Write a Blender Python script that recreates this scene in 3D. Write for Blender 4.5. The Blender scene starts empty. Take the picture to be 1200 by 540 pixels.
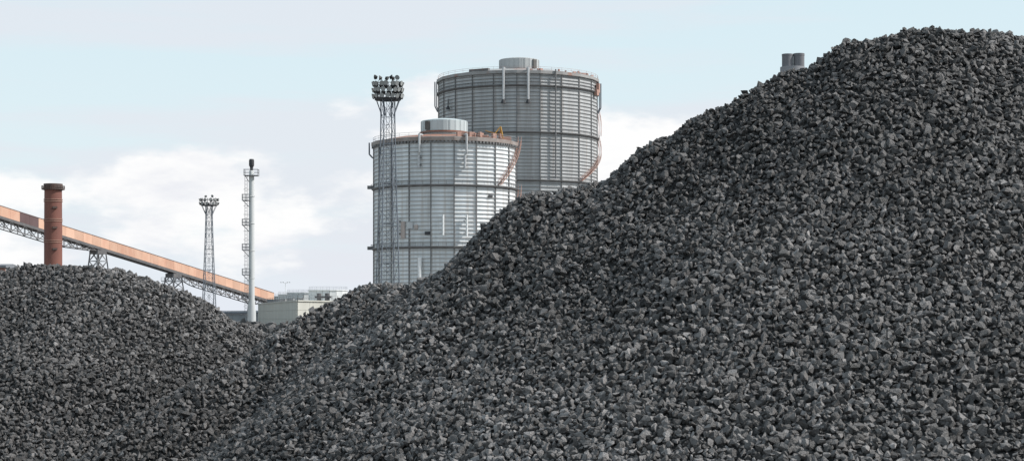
import bpy, math, random
import numpy as np
from mathutils import Vector, Matrix

R = math.radians
sc = bpy.context.scene
C = sc.collection
rnd = random.Random(7)
rng = np.random.default_rng(11)

# ------------------------------------------------------------------ camera
F, EYE, HY = 2150.0, 2.5, 372.0            # focal length in px of a 1200 px frame, eye height, horizon row
cam = bpy.data.cameras.new('camera')
cam.sensor_fit = 'HORIZONTAL'; cam.sensor_width = 36.0
cam.lens = 36.0 * F / 1200.0
cam.shift_y = (HY - 270.0) / 1200.0
cam.clip_start = 0.2; cam.clip_end = 20000
co = bpy.data.objects.new('camera', cam); C.objects.link(co)
co.location = (0, 0, EYE); co.rotation_euler = (R(90), 0, 0)
sc.camera = co

# ------------------------------------------------------------------ light
SUN_EL, SUN_AZ = R(42), R(-3)               # azimuth from +X towards +Y
sd = Vector((math.cos(SUN_EL) * math.cos(SUN_AZ), math.cos(SUN_EL) * math.sin(SUN_AZ), math.sin(SUN_EL)))
sl = bpy.data.lights.new('sun', 'SUN'); sl.energy = 4.8; sl.angle = R(.8); sl.color = (1.0, .965, .915)
so = bpy.data.objects.new('sun', sl); C.objects.link(so)
so.rotation_euler = sd.to_track_quat('Z', 'Y').to_euler()

sc.view_settings.view_transform = 'Standard'
sc.view_settings.look = 'None'
sc.view_settings.exposure = 0.0
sc.view_settings.gamma = 1.0

world = bpy.data.worlds.new('World'); sc.world = world; world.use_nodes = True


STREAK, CUMULUS = (7.53, .35, 2.85), (3.1, .35, 1.30)


def build_world():
    nt = world.node_tree; N = nt.nodes; L = nt.links
    N.clear()
    out = N.new('ShaderNodeOutputWorld'); bg = N.new('ShaderNodeBackground')
    L.new(bg.outputs[0], out.inputs[0])
    sky = N.new('ShaderNodeTexSky'); sky.sky_type = 'NISHITA'; sky.sun_disc = False
    sky.sun_elevation = SUN_EL; sky.sun_rotation = R(90) - SUN_AZ
    sky.air_density = 1.0; sky.dust_density = 1.5; sky.ozone_density = 1.5; sky.altitude = 20
    tc = N.new('ShaderNodeTexCoord')

    def math_(op, a, b=None, clamp=False):
        n = N.new('ShaderNodeMath'); n.operation = op; n.use_clamp = clamp
        for i, v in enumerate((a, b)):
            if v is None: continue
            if isinstance(v, (int, float)): n.inputs[i].default_value = v
            else: L.new(v, n.inputs[i])
        return n.outputs[0]

    def mixc(f, a, b):
        n = N.new('ShaderNodeMix'); n.data_type = 'RGBA'
        for s, v in ((n.inputs[0], f), (n.inputs[6], a), (n.inputs[7], b)):
            if isinstance(v, (int, float)): s.default_value = v
            elif isinstance(v, tuple): s.default_value = v + (1,)
            else: L.new(v, s)
        return n.outputs[2]

    def noise(scale, detail, rough, zmul, off):
        m = N.new('ShaderNodeMapping'); m.inputs['Scale'].default_value = (1, 1, zmul); m.inputs['Location'].default_value = off
        L.new(tc.outputs['Generated'], m.inputs[0])
        n = N.new('ShaderNodeTexNoise'); n.inputs['Scale'].default_value = scale
        n.inputs['Detail'].default_value = detail; n.inputs['Roughness'].default_value = rough
        L.new(m.outputs[0], n.inputs['Vector']); return n.outputs['Fac']

    def ramp(v, lo, hi):
        n = N.new('ShaderNodeMapRange'); n.interpolation_type = 'SMOOTHSTEP'
        L.new(v, n.inputs[0]); n.inputs[1].default_value = lo; n.inputs[2].default_value = hi
        return n.outputs[0]

    sep = N.new('ShaderNodeSeparateXYZ'); L.new(tc.outputs['Generated'], sep.inputs[0])
    z = sep.outputs['Z']
    sc_ = N.new('ShaderNodeVectorMath'); sc_.operation = 'SCALE'; sc_.inputs['Scale'].default_value = .12
    L.new(sky.outputs[0], sc_.inputs[0])
    # bright veil of thin high cloud over the blue, thickest seen edge-on near the horizon
    veil = mixc(ramp(z, 0.0, 0.30), (.80, .915, .955), (.66, .85, .935))
    base = mixc(math_('SUBTRACT', .92, math_('MULTIPLY', ramp(z, .15, .95), .42)), sc_.outputs[0], veil)
    # pale lavender air towards the horizon
    base = mixc(math_('MULTIPLY', math_('SUBTRACT', 1, ramp(z, -.02, .10)), .9), base, (.80, .825, .905))
    # grey-lavender flat streaks
    st = ramp(noise(2.6, 5, .55, 9.0, STREAK), .50, .66)
    base = mixc(math_('MULTIPLY', st, .6), base, (.80, .80, .865))
    # cumulus banks, low in the sky; fewer further up
    n1 = noise(5.5, 9, .56, 2.6, CUMULUS)
    cover = math_('SUBTRACT', n1, math_('MULTIPLY', ramp(z, .085, .145), .20))
    cover = math_('SUBTRACT', cover, math_('MULTIPLY', math_('SUBTRACT', 1, ramp(z, .01, .07)), .09))
    cl = ramp(cover, .445, .525)
    shade = ramp(noise(10, 6, .6, 3.0, (2.3, .9, 1.3)), .45, .68)
    ccol = mixc(shade, (1.0, 1.0, 1.0), (.84, .855, .905))
    col = mixc(cl, base, ccol)
    L.new(col, bg.inputs[0]); bg.inputs[1].default_value = 1.0


build_world()


# ------------------------------------------------------------------ helpers
def P(px, py, d):
    """A point of the place: image column and row of a 1200 px view, d metres ahead of the camera."""
    return Vector(((px - 600) / F * d, d, EYE + (HY - py) / F * d))


def X_(px, d): return (px - 600) / F * d
def Z_(py, d): return EYE + (HY - py) / F * d


ORIGIN = {}


def tag(o, label=None, cat=None, group=None, kind=None):
    if label: o['label'] = label
    if cat: o['category'] = cat
    if group: o['group'] = group
    if kind: o['kind'] = kind
    return o


def thing(name, loc, label, cat, group=None):
    o = bpy.data.objects.new(name, None); C.objects.link(o)
    o.empty_display_size = .5; o.location = loc; ORIGIN[o.name] = Vector(loc)
    return tag(o, label, cat, group)


def link(name, me, parent=None, m=None):
    o = bpy.data.objects.new(name, me); C.objects.link(o)
    if m is not None and not me.materials: me.materials.append(m)
    if parent is not None:
        o.parent = parent; ORIGIN[o.name] = ORIGIN[parent.name]
    else: ORIGIN[o.name] = Vector((0, 0, 0))
    return o


class MB:
    def __init__(s): s.v = []; s.f = []; s.sm = False

    def add(s, vs, fs):
        n = len(s.v); s.v += [tuple(v) for v in vs]; s.f += [tuple(i + n for i in f) for f in fs]; return s

    def box(s, c, size, rot=None):
        hx, hy, hz = (k / 2 for k in size); c = Vector(c)
        vs = [Vector((x, y, z)) for x in (-hx, hx) for y in (-hy, hy) for z in (-hz, hz)]
        if rot is not None: vs = [rot @ v for v in vs]
        return s.add([c + v for v in vs], [(0, 1, 3, 2), (4, 6, 7, 5), (0, 4, 5, 1), (2, 3, 7, 6), (0, 2, 6, 4), (1, 5, 7, 3)])

    def bar(s, a, b, w, h, up=(0, 0, 1)):
        """rectangular bar from a to b"""
        a, b = Vector(a), Vector(b); d = (b - a); ln = d.length; d.normalize(); up = Vector(up)
        if abs(d.dot(up)) > .98: up = Vector((0, 1, 0))
        sx = d.cross(up).normalized(); uz = sx.cross(d)
        m = Matrix((sx, d, uz)).transposed()
        return s.box((a + b) / 2, (w, ln, h), m)

    def tube(s, a, b, r0, r1=None, n=8, caps=True):
        if r1 is None: r1 = r0
        a, b = Vector(a), Vector(b); d = (b - a).normalized()
        up = Vector((0, 0, 1)) if abs(d.z) < .95 else Vector((1, 0, 0))
        x = d.cross(up).normalized(); y = d.cross(x)
        vs = []
        for p, r in ((a, r0), (b, r1)):
            for k in range(n):
                t = 2 * math.pi * k / n; vs.append(p + x * (r * math.cos(t)) + y * (r * math.sin(t)))
        fs = [(k, (k + 1) % n, n + (k + 1) % n, n + k) for k in range(n)]
        if caps: fs += [tuple(range(n - 1, -1, -1)), tuple(range(n, 2 * n))]
        return s.add(vs, fs)

    def lathe(s, prof, n=32, c=(0, 0, 0), ph=0.0, a0=0.0, a1=None):
        """prof: list of (r, z); closed ring about the z axis through c"""
        vs = []; fs = []; m = len(prof)
        for k in range(n):
            t = ph + 2 * math.pi * k / n
            for r, z in prof: vs.append((c[0] + r * math.cos(t), c[1] + r * math.sin(t), c[2] + z))
        for k in range(n):
            k2 = (k + 1) % n
            for i in range(m - 1): fs.append((k * m + i, k2 * m + i, k2 * m + i + 1, k * m + i + 1))
        return s.add(vs, fs)

    def mesh(s, name, origin=Vector((0, 0, 0))):
        me = bpy.data.meshes.new(name)
        me.from_pydata([(v[0] - origin[0], v[1] - origin[1], v[2] - origin[2]) for v in s.v], [], s.f)
        me.update()
        if s.sm: me.shade_smooth()
        return me

    def build(s, name, m, parent=None, label=None, kind=None):
        o0 = ORIGIN[parent.name] if parent is not None else Vector((0, 0, 0))
        o = link(name, s.mesh(name, o0), parent, m)
        return tag(o, label, kind=kind)


MATS = {}


def mat(name, c1, c2=None, rough=.6, metal=0.0, scale=1.0, zs=1.0, lo=.35, hi=.65, c3=None, s3=.3, lo3=.55, hi3=.7, vary=0.0, bump=0.0, spec=.4):
    """mottled surface: c1/c2 by noise (zs<1 stretches it into vertical streaks), patches of c3, a small random tint per object"""
    if name in MATS: return MATS[name]
    m = bpy.data.materials.new(name); m.use_nodes = True; MATS[name] = m
    nt = m.node_tree; N = nt.nodes; L = nt.links; b = N['Principled BSDF']
    b.inputs['Roughness'].default_value = rough; b.inputs['Metallic'].default_value = metal
    b.inputs['Specular IOR Level'].default_value = spec
    tc = N.new('ShaderNodeTexCoord')

    def noise(sc_, zs_, det=6):
        mp = N.new('ShaderNodeMapping'); mp.inputs['Scale'].default_value = (1, 1, zs_)
        L.new(tc.outputs['Object'], mp.inputs[0])
        n = N.new('ShaderNodeTexNoise'); n.inputs['Scale'].default_value = sc_; n.inputs['Detail'].default_value = det
        n.inputs['Roughness'].default_value = .6
        L.new(mp.outputs[0], n.inputs['Vector']); return n.outputs['Fac']

    def rmp(v, a, b_):
        n = N.new('ShaderNodeMapRange'); L.new(v, n.inputs[0]); n.inputs[1].default_value = a; n.inputs[2].default_value = b_; return n.outputs[0]

    def mix(f, a, b_):
        n = N.new('ShaderNodeMix'); n.data_type = 'RGBA'
        for s_, v in ((n.inputs[0], f), (n.inputs[6], a), (n.inputs[7], b_)):
            if isinstance(v, tuple): s_.default_value = v + (1,)
            elif isinstance(v, float): s_.default_value = v
            else: L.new(v, s_)
        return n.outputs[2]
    nz = noise(scale, zs)
    col = mix(rmp(nz, lo, hi), c1, c2 or tuple(k * .75 for k in c1))
    if c3: col = mix(rmp(noise(s3, zs * .7 if zs < 1 else 1.0), lo3, hi3), col, c3)
    if vary:
        oi = N.new('ShaderNodeObjectInfo'); hs = N.new('ShaderNodeHueSaturation')
        L.new(rmp(oi.outputs['Random'], 0, 1), hs.inputs['Value'])
        mr = hs.inputs['Value'].links[0].from_node; mr.inputs[3].default_value = 1 - vary; mr.inputs[4].default_value = 1 + vary
        L.new(col, hs.inputs['Color']); col = hs.outputs[0]
    L.new(col, b.inputs['Base Color'])
    if bump:
        bp = N.new('ShaderNodeBump'); bp.inputs['Strength'].default_value = bump; L.new(nz, bp.inputs['Height']); L.new(bp.outputs[0], b.inputs['Normal'])
    return m


M = {}
M['near_sheet'] = mat('near_sheet', (.70, .72, .735), (.58, .60, .615), .65, .05, .5, .08, c3=(.45, .41, .375), s3=.45, lo3=.53, hi3=.74, vary=.08)
M['far_sheet'] = mat('far_sheet', (.44, .445, .45), (.35, .355, .36), .65, .05, .45, .08, c3=(.31, .275, .255), s3=.4, lo3=.54, hi3=.75, vary=.07)
M['near_seam_shade'] = mat('near_seam_shade', (.42, .42, .42), (.31, .305, .30), .6, .1, .4, 1, c3=(.26, .19, .16), s3=.15)
M['far_seam_shade'] = mat('far_seam_shade', (.22, .22, .22), (.17, .17, .17), .6, .1, .4, 1)
M['tank_steel'] = mat('tank_steel', (.20, .20, .205), (.14, .135, .135), .7, .1, .5, .3)
M['tank_curb'] = mat('tank_curb', (.30, .27, .255), (.22, .17, .15), .7, 0, .4, 1)
M['far_curb'] = mat('far_curb', (.33, .325, .32), (.26, .25, .245), .7, 0, .3, 1, c3=(.3, .16, .12), s3=.15)
M['roof_rust'] = mat('roof_rust', (.30, .155, .11), (.22, .10, .07), .8, 0, .5, 1, c3=(.30, .27, .25), s3=.2)
M['cupola'] = mat('cupola', (.52, .57, .58), (.44, .49, .50), .5, .1, .4, .2)
M['cupola_far'] = mat('cupola_far', (.44, .45, .45), (.37, .38, .38), .6, 0, .4, .2)
M['cupola_door'] = mat('cupola_door', (.13, .125, .12), (.09, .085, .08), .8)
M['pale_pipe'] = mat('pale_pipe', (.50, .51, .52), (.42, .42, .43), .5, 0, 1, .3)
M['white_pipe'] = mat('white_pipe', (.78, .78, .78), (.68, .68, .68), .5, 0, 1, .3)
M['dark_steel'] = mat('dark_steel', (.06, .06, .065), (.035, .035, .04), .7, 0, 1.5, 1)
M['tower_steel'] = mat('tower_steel', (.17, .19, .22), (.12, .135, .16), .6, .2, 1.5, 1)
M['red_stair'] = mat('red_stair', (.42, .255, .205), (.33, .19, .15), .7, 0, 1, 1)
M['pale_red'] = mat('pale_red', (.48, .30, .25), (.36, .22, .19), .7, 0, 1, 1)
M['faded_door'] = mat('faded_door', (.46, .38, .35), (.40, .35, .33), .7, 0, 1, 1)
M['yellow_steel'] = mat('yellow_steel', (.55, .30, .06), (.42, .22, .05), .6, 0, 1, 1)
M['brick_rust'] = mat('brick_rust', (.215, .088, .066), (.15, .062, .05), .75, 0, .5, .25, c3=(.15, .075, .065), s3=.3, bump=.15)
M['chimney_top'] = mat('chimney_top', (.13, .075, .06), (.08, .06, .055), .8, 0, .6, .4)
M['chimney_band'] = mat('chimney_band', (.34, .20, .155), (.25, .13, .10), .7, 0, .6, 1)
M['salmon'] = mat('salmon', (.63, .405, .30), (.56, .335, .24), .85, 0, .3, .5, c3=(.52, .27, .19), s3=.25, lo3=.5, hi3=.75, vary=.11)
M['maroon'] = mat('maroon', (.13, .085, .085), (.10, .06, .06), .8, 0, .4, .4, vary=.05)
M['gallery_roof'] = mat('gallery_roof', (.30, .24, .23), (.22, .18, .18), .8, 0, .5, 1)
M['gallery_steel'] = mat('gallery_steel', (.15, .14, .14), (.10, .10, .105), .8, 0, .8, 1)
M['trestle_steel'] = mat('trestle_steel', (.22, .225, .235), (.15, .15, .16), .7, 0, .8, 1)
M['stack_paint'] = mat('stack_paint', (.54, .55, .55), (.45, .455, .46), .6, 0, .5, .1)
M['stack_rail'] = mat('stack_rail', (.25, .255, .265), (.18, .18, .19), .7, 0, 1, 1)
M['concrete'] = mat('concrete', (.50, .49, .445), (.43, .42, .38), .9, 0, .35, .15, c3=(.38, .37, .335), s3=.12, bump=.05)
M['plant_tank'] = mat('plant_tank', (.72, .73, .72), (.62, .63, .63), .7, 0, .4, .15, vary=.06)
M['shed_wall'] = mat('shed_wall', (.36, .37, .38), (.30, .31, .32), .85, 0, .3, .3)
M['shed_roof'] = mat('shed_roof', (.19, .20, .22), (.15, .155, .17), .8, 0, .3, 1)
M['flue'] = mat('flue', (.175, .175, .19), (.14, .14, .15), .85, 0, .12, .2)
M['flue_shaft'] = mat('flue_shaft', (.27, .27, .285), (.22, .22, .235), .9, 0, .12, .2)
M['lamp_body'] = mat('lamp_body', (.055, .055, .055), (.03, .03, .03), .5, .3, 2, 1)
M['lamp_glass'] = mat('lamp_glass', (.36, .37, .37), (.26, .27, .27), .2, 0, 2, 1, spec=.6)
M['ground'] = mat('ground', (.20, .185, .165), (.12, .115, .11), .95, 0, .15, 1, c3=(.06, .06, .06), s3=.04, bump=.3)


def coke_mat():
    m = bpy.data.materials.new('coke'); m.use_nodes = True; nt = m.node_tree; N = nt.nodes; L = nt.links
    b = N['Principled BSDF']; b.inputs['Specular IOR Level'].default_value = .55
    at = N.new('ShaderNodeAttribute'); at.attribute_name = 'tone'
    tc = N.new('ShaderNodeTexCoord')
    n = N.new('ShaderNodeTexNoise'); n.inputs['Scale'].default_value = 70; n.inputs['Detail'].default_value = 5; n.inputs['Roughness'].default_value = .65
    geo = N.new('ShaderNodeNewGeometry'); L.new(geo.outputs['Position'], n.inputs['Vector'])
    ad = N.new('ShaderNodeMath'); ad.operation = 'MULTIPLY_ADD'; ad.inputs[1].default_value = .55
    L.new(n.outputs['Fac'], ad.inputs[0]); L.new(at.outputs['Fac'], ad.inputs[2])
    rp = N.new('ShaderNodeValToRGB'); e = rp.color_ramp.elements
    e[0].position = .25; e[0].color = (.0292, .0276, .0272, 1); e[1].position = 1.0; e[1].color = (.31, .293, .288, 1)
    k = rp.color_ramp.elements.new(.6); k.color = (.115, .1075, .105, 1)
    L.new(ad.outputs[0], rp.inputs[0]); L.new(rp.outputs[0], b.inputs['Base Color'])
    mr = N.new('ShaderNodeMapRange'); L.new(n.outputs['Fac'], mr.inputs[0]); mr.inputs[3].default_value = .42; mr.inputs[4].default_value = .75
    L.new(mr.outputs[0], b.inputs['Roughness'])
    bp = N.new('ShaderNodeBump'); bp.inputs['Strength'].default_value = 1.0; bp.inputs['Distance'].default_value = .018
    L.new(n.outputs['Fac'], bp.inputs['Height']); L.new(bp.outputs[0], b.inputs['Normal'])
    return m


M['coke'] = coke_mat()
M['coke_gap_shade'] = mat('coke_gap_shade', (.03, .03, .03), (.02, .02, .02), .9, 0, 20, 1)  # near-black core under the lumps; shade of the gaps put into its colour

# ------------------------------------------------------------------ ground
g = MB(); n = 64
g.add([(0, 0, 0)] + [(9000 * math.cos(2 * math.pi * k / n), 9000 * math.sin(2 * math.pi * k / n), 0) for k in range(n)],
      [(0, k + 1, (k + 1) % n + 1) for k in range(n)])
tag(g.build('ground', M['ground']), 'flat dusty ground of the works yard', kind='structure')


# ------------------------------------------------------------------ gasholders
def ring_rail(mb, r, z, n, ph, h=1.1, t=.05, posts=1):
    """handrail around a polygon of n corners"""
    pts = [(r * math.cos(ph + 2 * math.pi * k / n), r * math.sin(ph + 2 * math.pi * k / n)) for k in range(n)]
    for k in range(n):
        a, b = pts[k], pts[(k + 1) % n]
        for hh in (h, h * .5): mb.bar((a[0], a[1], z + hh), (b[0], b[1], z + hh), t, t)
        for j in range(posts):
            u = j / posts; x, y = a[0] + (b[0] - a[0]) * u, a[1] + (b[1] - a[1]) * u
            mb.bar((x, y, z), (x, y, z + h), t, t)


def shift(mb, o):
    mb.v = [(v[0] + o[0], v[1] + o[1], v[2] + o[2]) for v in mb.v]; return mb


def gasholder(name, cx, cy, rad, nside, ph_cam, levels, top, pitch, sheet, seam, curbm, label):
    """polygonal gasholder; levels: heights of the walkway girders; ph_cam: corner angle measured from the side facing the camera"""
    t = thing(name, (cx, cy, 0), label, 'gasholder', 'gasholders')
    o = ORIGIN[t.name]
    step = 2 * math.pi / nside
    ph = -math.pi / 2 + ph_cam                              # a corner
    w = 2 * rad * math.sin(step / 2); ap = rad * math.cos(step / 2)
    zs = [0] + levels + [top]
    for z0, z1 in zip(zs[:-1], zs[1:]):
        mb = MB(); rows = max(1, round((z1 - z0) / pitch)); p = (z1 - z0) / rows
        for i in range(rows):                               # each row: a slightly dished plate and a projecting stiffener lip
            a = z0 + i * p; lip = .22
            prof = [(ap, a), (ap + .20, a + .02), (ap + .20, a + lip), (ap + .01, a + lip + .02), (ap - .05, a + p * .6), (ap, a + p)]
            vs = [(x, y, z) for (x, z) in prof for y in (-w / 2, w / 2)]
            mb.add(vs, [(2 * k, 2 * k + 1, 2 * k + 3, 2 * k + 2) for k in range(len(prof) - 1)])
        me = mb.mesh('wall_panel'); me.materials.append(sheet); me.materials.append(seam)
        for p_ in me.polygons: p_.material_index = 1 if p_.index % 5 in (0, 1) else 0  # darker lip: seam colour plus painted shadow of the flange
        for k in range(nside):
            q = link('wall_panel', me, t); q.rotation_euler = (0, 0, ph + step * (k + .5))
    mb = MB().box((rad + .12, 0, top / 2), (.30, .26, top)); me = mb.mesh('column'); me.materials.append(M['tank_steel'])
    for k in range(nside):
        q = link('column', me, t); q.rotation_euler = (0, 0, ph + step * k)
    for z in levels:
        mb = MB(); mb.lathe([(rad + .05, z - .55), (rad + .4, z - .5), (rad + .9, z - .12), (rad + .9, z + .05), (rad + .05, z + .06)], nside, ph=ph)
        q = shift(mb, o).build('walkway', M['tank_steel'], t)
        mb = MB(); ring_rail(mb, rad + .85, z, nside, ph, posts=3, t=.07)
        shift(mb, o).build('handrail', M['tank_steel'], q, kind='stuff')
    # curb band and roof
    mb = MB(); mb.lathe([(rad + .1, top - .4), (rad + .75, top - .35), (rad + .75, top + .65), (rad - .6, top + .9)], nside, ph=ph)
    shift(mb, o).build('roof_curb', curbm, t)
    return t, o, ph, step


NTX, NTY, NTR = X_(521.7, 515), 515.0, 20.0
nt_, no, nph, nstep = gasholder('gasholder', NTX, NTY, NTR, 20, R(9.0), [21.7, 38.4], 50.6, 1.08, M['near_sheet'], M['near_seam_shade'], M['tank_curb'],
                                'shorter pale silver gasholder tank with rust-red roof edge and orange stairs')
FTX, FTY, FTR = X_(607, 647), 647.0, 28.0
ft_, fo, fph, fstep = gasholder('gasholder', FTX, FTY, FTR, 22, R(-1.0), [16.8, 33.0, 49.0, 65.2, 81.0], 85.2, 1.2, M['far_sheet'], M['far_seam_shade'], M['far_curb'],
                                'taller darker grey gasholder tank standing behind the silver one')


def pol(o, r, deg, z):
    """point on a tank: deg measured from the side that faces the camera, positive to the right"""
    a = R(deg); return Vector((o[0] + r * math.sin(a), o[1] - r * math.cos(a), z))


def tank_roof(t, o, rad, top, rise, matl, nside, ph):
    mb = MB(); prof = [(rad - .6, top + .85), (rad * .75, top + .85 + rise * .45), (rad * .5, top + .85 + rise * .75), (rad * .25, top + .85 + rise * .94), (.01, top + .85 + rise)]
    mb.lathe(prof, nside, ph=ph); shift(mb, o); return mb.build('roof', matl, t)


def cupola(t, o, dx, dy, r, z0, z1, m, door_deg, door_w):
    c = (o[0] + dx, o[1] + dy, 0)
    mb = MB(); mb.lathe([(r * .93, z0 - 1.2), (r * .93, z0), (r, z0 + .02), (r, z1), (r * .97, z1 + .15), (r * .6, z1 + .62), (.01, z1 + .85)], 40, c)
    cu = mb.build('cupola', m, t)
    mb = MB(); a = R(door_deg); p = Vector((c[0] + r * 1.0 * math.sin(a), c[1] - r * 1.0 * math.cos(a), (z0 + z1) / 2))
    mb.box(p, (door_w, .9, (z1 - z0) * .84), Matrix.Rotation(a, 3, 'Z')); mb.build('door', M['cupola_door'], cu)
    mb = MB()
    for k in range(24):
        q = 2 * math.pi * k / 24; mb.bar((c[0] + r * 1.0 * math.cos(q), c[1] + r * 1.0 * math.sin(q), z0), (c[0] + r * math.cos(q), c[1] + r * math.sin(q), z1), .16, .16)
    mb.build('seam', m, cu, kind='stuff')
    mb = MB(); mb.lathe([(r + .05, z0 - .5), (r + .35, z0 - .5), (r + .35, z0 - .05), (r + .05, z0 - .05)], 40, c); mb.build('base_ring', M['roof_rust'], cu)
    return cu


tank_roof(nt_, no, NTR, 50.6, 2.1, M['roof_rust'], 20, nph)
cupola(nt_, no, -.2, -1.5, 6.5, 54.3, 57.2, M['cupola'], -42, 1.5)
mb = MB()      # shaded sheet panel beside the cupola door
tank_roof(ft_, fo, FTR, 85.2, 3.0, M['far_curb'], 22, fph)
cupola(ft_, fo, .4, -3, 7.0, 89.0, 92.6, M['cupola_far'], 48, 1.6)
for (t, o, rad, top, n_, ph, mm) in ((nt_, no, NTR, 51.4, 40, nph, 'stack_rail'), (ft_, fo, FTR, 86.0, 44, fph, 'pale_red')):
    mb = MB(); ring_rail(mb, rad + .2, top, n_, ph, 1.15, .06, 1); shift(mb, o).build('roof_handrail', M[mm], t, kind='stuff')


def pipe(t, pts, r, m, name='vent_pipe', funnel=None):
    mb = MB(); mb.sm = False
    for a, b in zip(pts[:-1], pts[1:]): mb.tube(a, b, r, r, 10)
    q = mb.build(name, m, t)
    if funnel is not None:
        mb = MB(); e = pts[-1]; mb.tube(e + Vector((0, 0, .1)), e - Vector((0, 0, funnel * 1.3)), r * 1.2, funnel, 10); mb.build('funnel', M['dark_steel'], q)
    return q


def wall_pipe(t, o, rad, px_off, R_px, z0, z1, r, m, out=.7):
    deg = math.degrees(math.asin(px_off / R_px)); return pipe(t, [pol(o, rad + out, deg, z1), pol(o, rad + out, deg, z0)], r, m)


zn = lambda py: Z_(py, 497); zf = lambda py: Z_(py, 621)
# silver tank: stand pipes on the wall
for px, y0, y1, r, mm, hook in ((497, 163, 197, .33, 'pale_pipe', 1), (547.5, 163, 198, .33, 'pale_pipe', 1), (468, 208, 221, .3, 'pale_pipe', 0),
                                (473, 254, 278, .3, 'pale_pipe', 0), (522.5, 252, 276, .30, 'white_pipe', 0), (548, 252, 277, .30, 'white_pipe', 0),
                                (497, 302, 332, .55, 'white_pipe', 0)):
    deg = math.degrees(math.asin((px - 521.7) / 83.0))
    pts = [pol(no, NTR + .75, deg, zn(y0)), pol(no, NTR + .75, deg, zn(y1))]
    if hook: pts = [pol(no, NTR - 1.2, deg, 51.9), pol(no, NTR + 1.0, deg, 51.9), pol(no, NTR + 1.0, deg, zn(y0 + 16)), pol(no, NTR + .6, deg - .9, zn(y0 + 19)), pol(no, NTR + .6, deg - .9, zn(y1))]
    q = pipe(nt_, pts, r, M[mm])
    mb = MB()
    for f in (.2, .8):
        zc = pts[-1].z + (pts[-2].z - pts[-1].z) * f; a = pol(no, NTR - .1, deg, zc); mb.bar(a, pol(no, NTR + .75, deg, zc), .5, .25)
    mb.build('pipe_bracket', M['tank_steel'], q, kind='stuff')
# brown inspection door and hatch
for px, py, w, h, mm in ((477, 269, 1.3, 4.6, 'faded_door'), (485, 264, 1.8, 1.8, 'pale_pipe'), (492, 266, 1.0, 1.2, 'faded_door'), (505, 273.5, 1.5, .9, 'dark_steel'), (575, 229, 1.3, .6, 'dark_steel')):
    deg = math.degrees(math.asin((px - 521.7) / 83.0)); p = pol(no, NTR + .12, deg, zn(py))
    MB().box(p, (w, .3, h), Matrix.Rotation(R(deg), 3, 'Z')).build('hatch', M[mm], nt_)
# side brackets with vent hooks on the left silhouette
for o, rad, t, z1, z0, mm, side in ((no, NTR, nt_, 51.0, 47.8, 'tower_steel', -90), (fo, FTR, ft_, 85.0, 75.5, 'tower_steel', -90), (fo, FTR, ft_, 84.5, 75.0, 'tower_steel', 92)):
    h = z1 - z0
    pipe(t, [pol(o, rad + 1.3, side, z1 + .5), pol(o, rad + 1.3, side, z0 + h * .15), pol(o, rad + .3, side, z0 - .6)], .22, M[mm])
    if rad > 25: pipe(t, [pol(o, rad + .7, side * .93, z1 + .2), pol(o, rad + .7, side * .93, z0 + h * .1), pol(o, rad + .1, side * .93, z0 - .6)], .2, M[mm])
for k, y in enumerate((221, 292)): MB().box(pol(no, NTR + 1.0, -90, Z_(y, 515) + .3), (1.6, 1.6, .9)).build('side_platform', M['tank_steel'], nt_)
# tall tank: two vent pipes with funnels, lower pipe, red winch housing
for px in (591.0, 617.7):
    deg = math.degrees(math.asin((px - 607) / 93.0))
    pipe(ft_, [pol(fo, FTR - 1, deg, 86.6), pol(fo, FTR + 1.1, deg, 86.6), pol(fo, FTR + 1.1, deg, zf(118))], .42, M['pale_pipe'], funnel=.95)
deg = math.degrees(math.asin((529 - 607) / 93.0)); pipe(ft_, [pol(fo, FTR + .6, deg, zf(112)), pol(fo, FTR + .9, deg + .5, zf(121))], .3, M['tank_steel'], funnel=.8)
deg = math.degrees(math.asin((648 - 607) / 93.0)); pipe(ft_, [pol(fo, FTR + .8, deg, 86.5), pol(fo, FTR + .8, deg, 49.5)], .24, M['tank_steel'], name='down_pipe')
for px, py, w, h in ((699, 100, 2.2, 3.2), (697, 106, 2.6, 2.0)):
    deg = math.degrees(math.asin((px - 607) / 94.5)); MB().box(pol(fo, FTR + .7, deg, Z_(py, 632)), (w, 1.0, h), Matrix.Rotation(R(deg), 3, 'Z')).build('winch_box', M['red_stair'], ft_)
mb = MB()      # roof clutter of the tall tank
for k in range(16):
    deg = rnd.uniform(5, 85); p = pol(fo, FTR - rnd.uniform(.8, 2.5), deg, 86.3 + rnd.uniform(0, .3)); mb.box(p, (rnd.uniform(.4, 1.6), .6, rnd.uniform(.4, 1.2)), Matrix.Rotation(R(rnd.uniform(0, 90)), 3, 'Z'))
mb.build('roof_equipment', M['pale_red'], ft_, kind='stuff')
MB().box(pol(fo, FTR - .8, -29, 86.4), (7.5, 1.2, .9), Matrix.Rotation(R(-29), 3, 'Z')).build('roof_hatch', M['tank_steel'], ft_)
mb = MB()      # rust-red clutter on the silver tank's roof, right of the cupola
for k in range(22):
    deg = rnd.uniform(12, 75); p = pol(no, NTR - rnd.uniform(.8, 3.0), deg, 51.9 + rnd.uniform(0, .4)); mb.box(p, (rnd.uniform(.5, 2.0), .6, rnd.uniform(.5, 1.5)), Matrix.Rotation(R(rnd.uniform(0, 90)), 3, 'Z'))
mb.build('roof_equipment', M['red_stair'], nt_, kind='stuff')
mb = MB(); c = pol(no, NTR - 1.2, 53, 51.6)     # yellow roof crane frame
mb.bar(c + Vector((-2.0, 0, 0)), c + Vector((.6, .3, 3.3)), .3, .3); mb.bar(c + Vector((1.3, 0, 0)), c + Vector((.6, .3, 3.3)), .3, .3)
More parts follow.
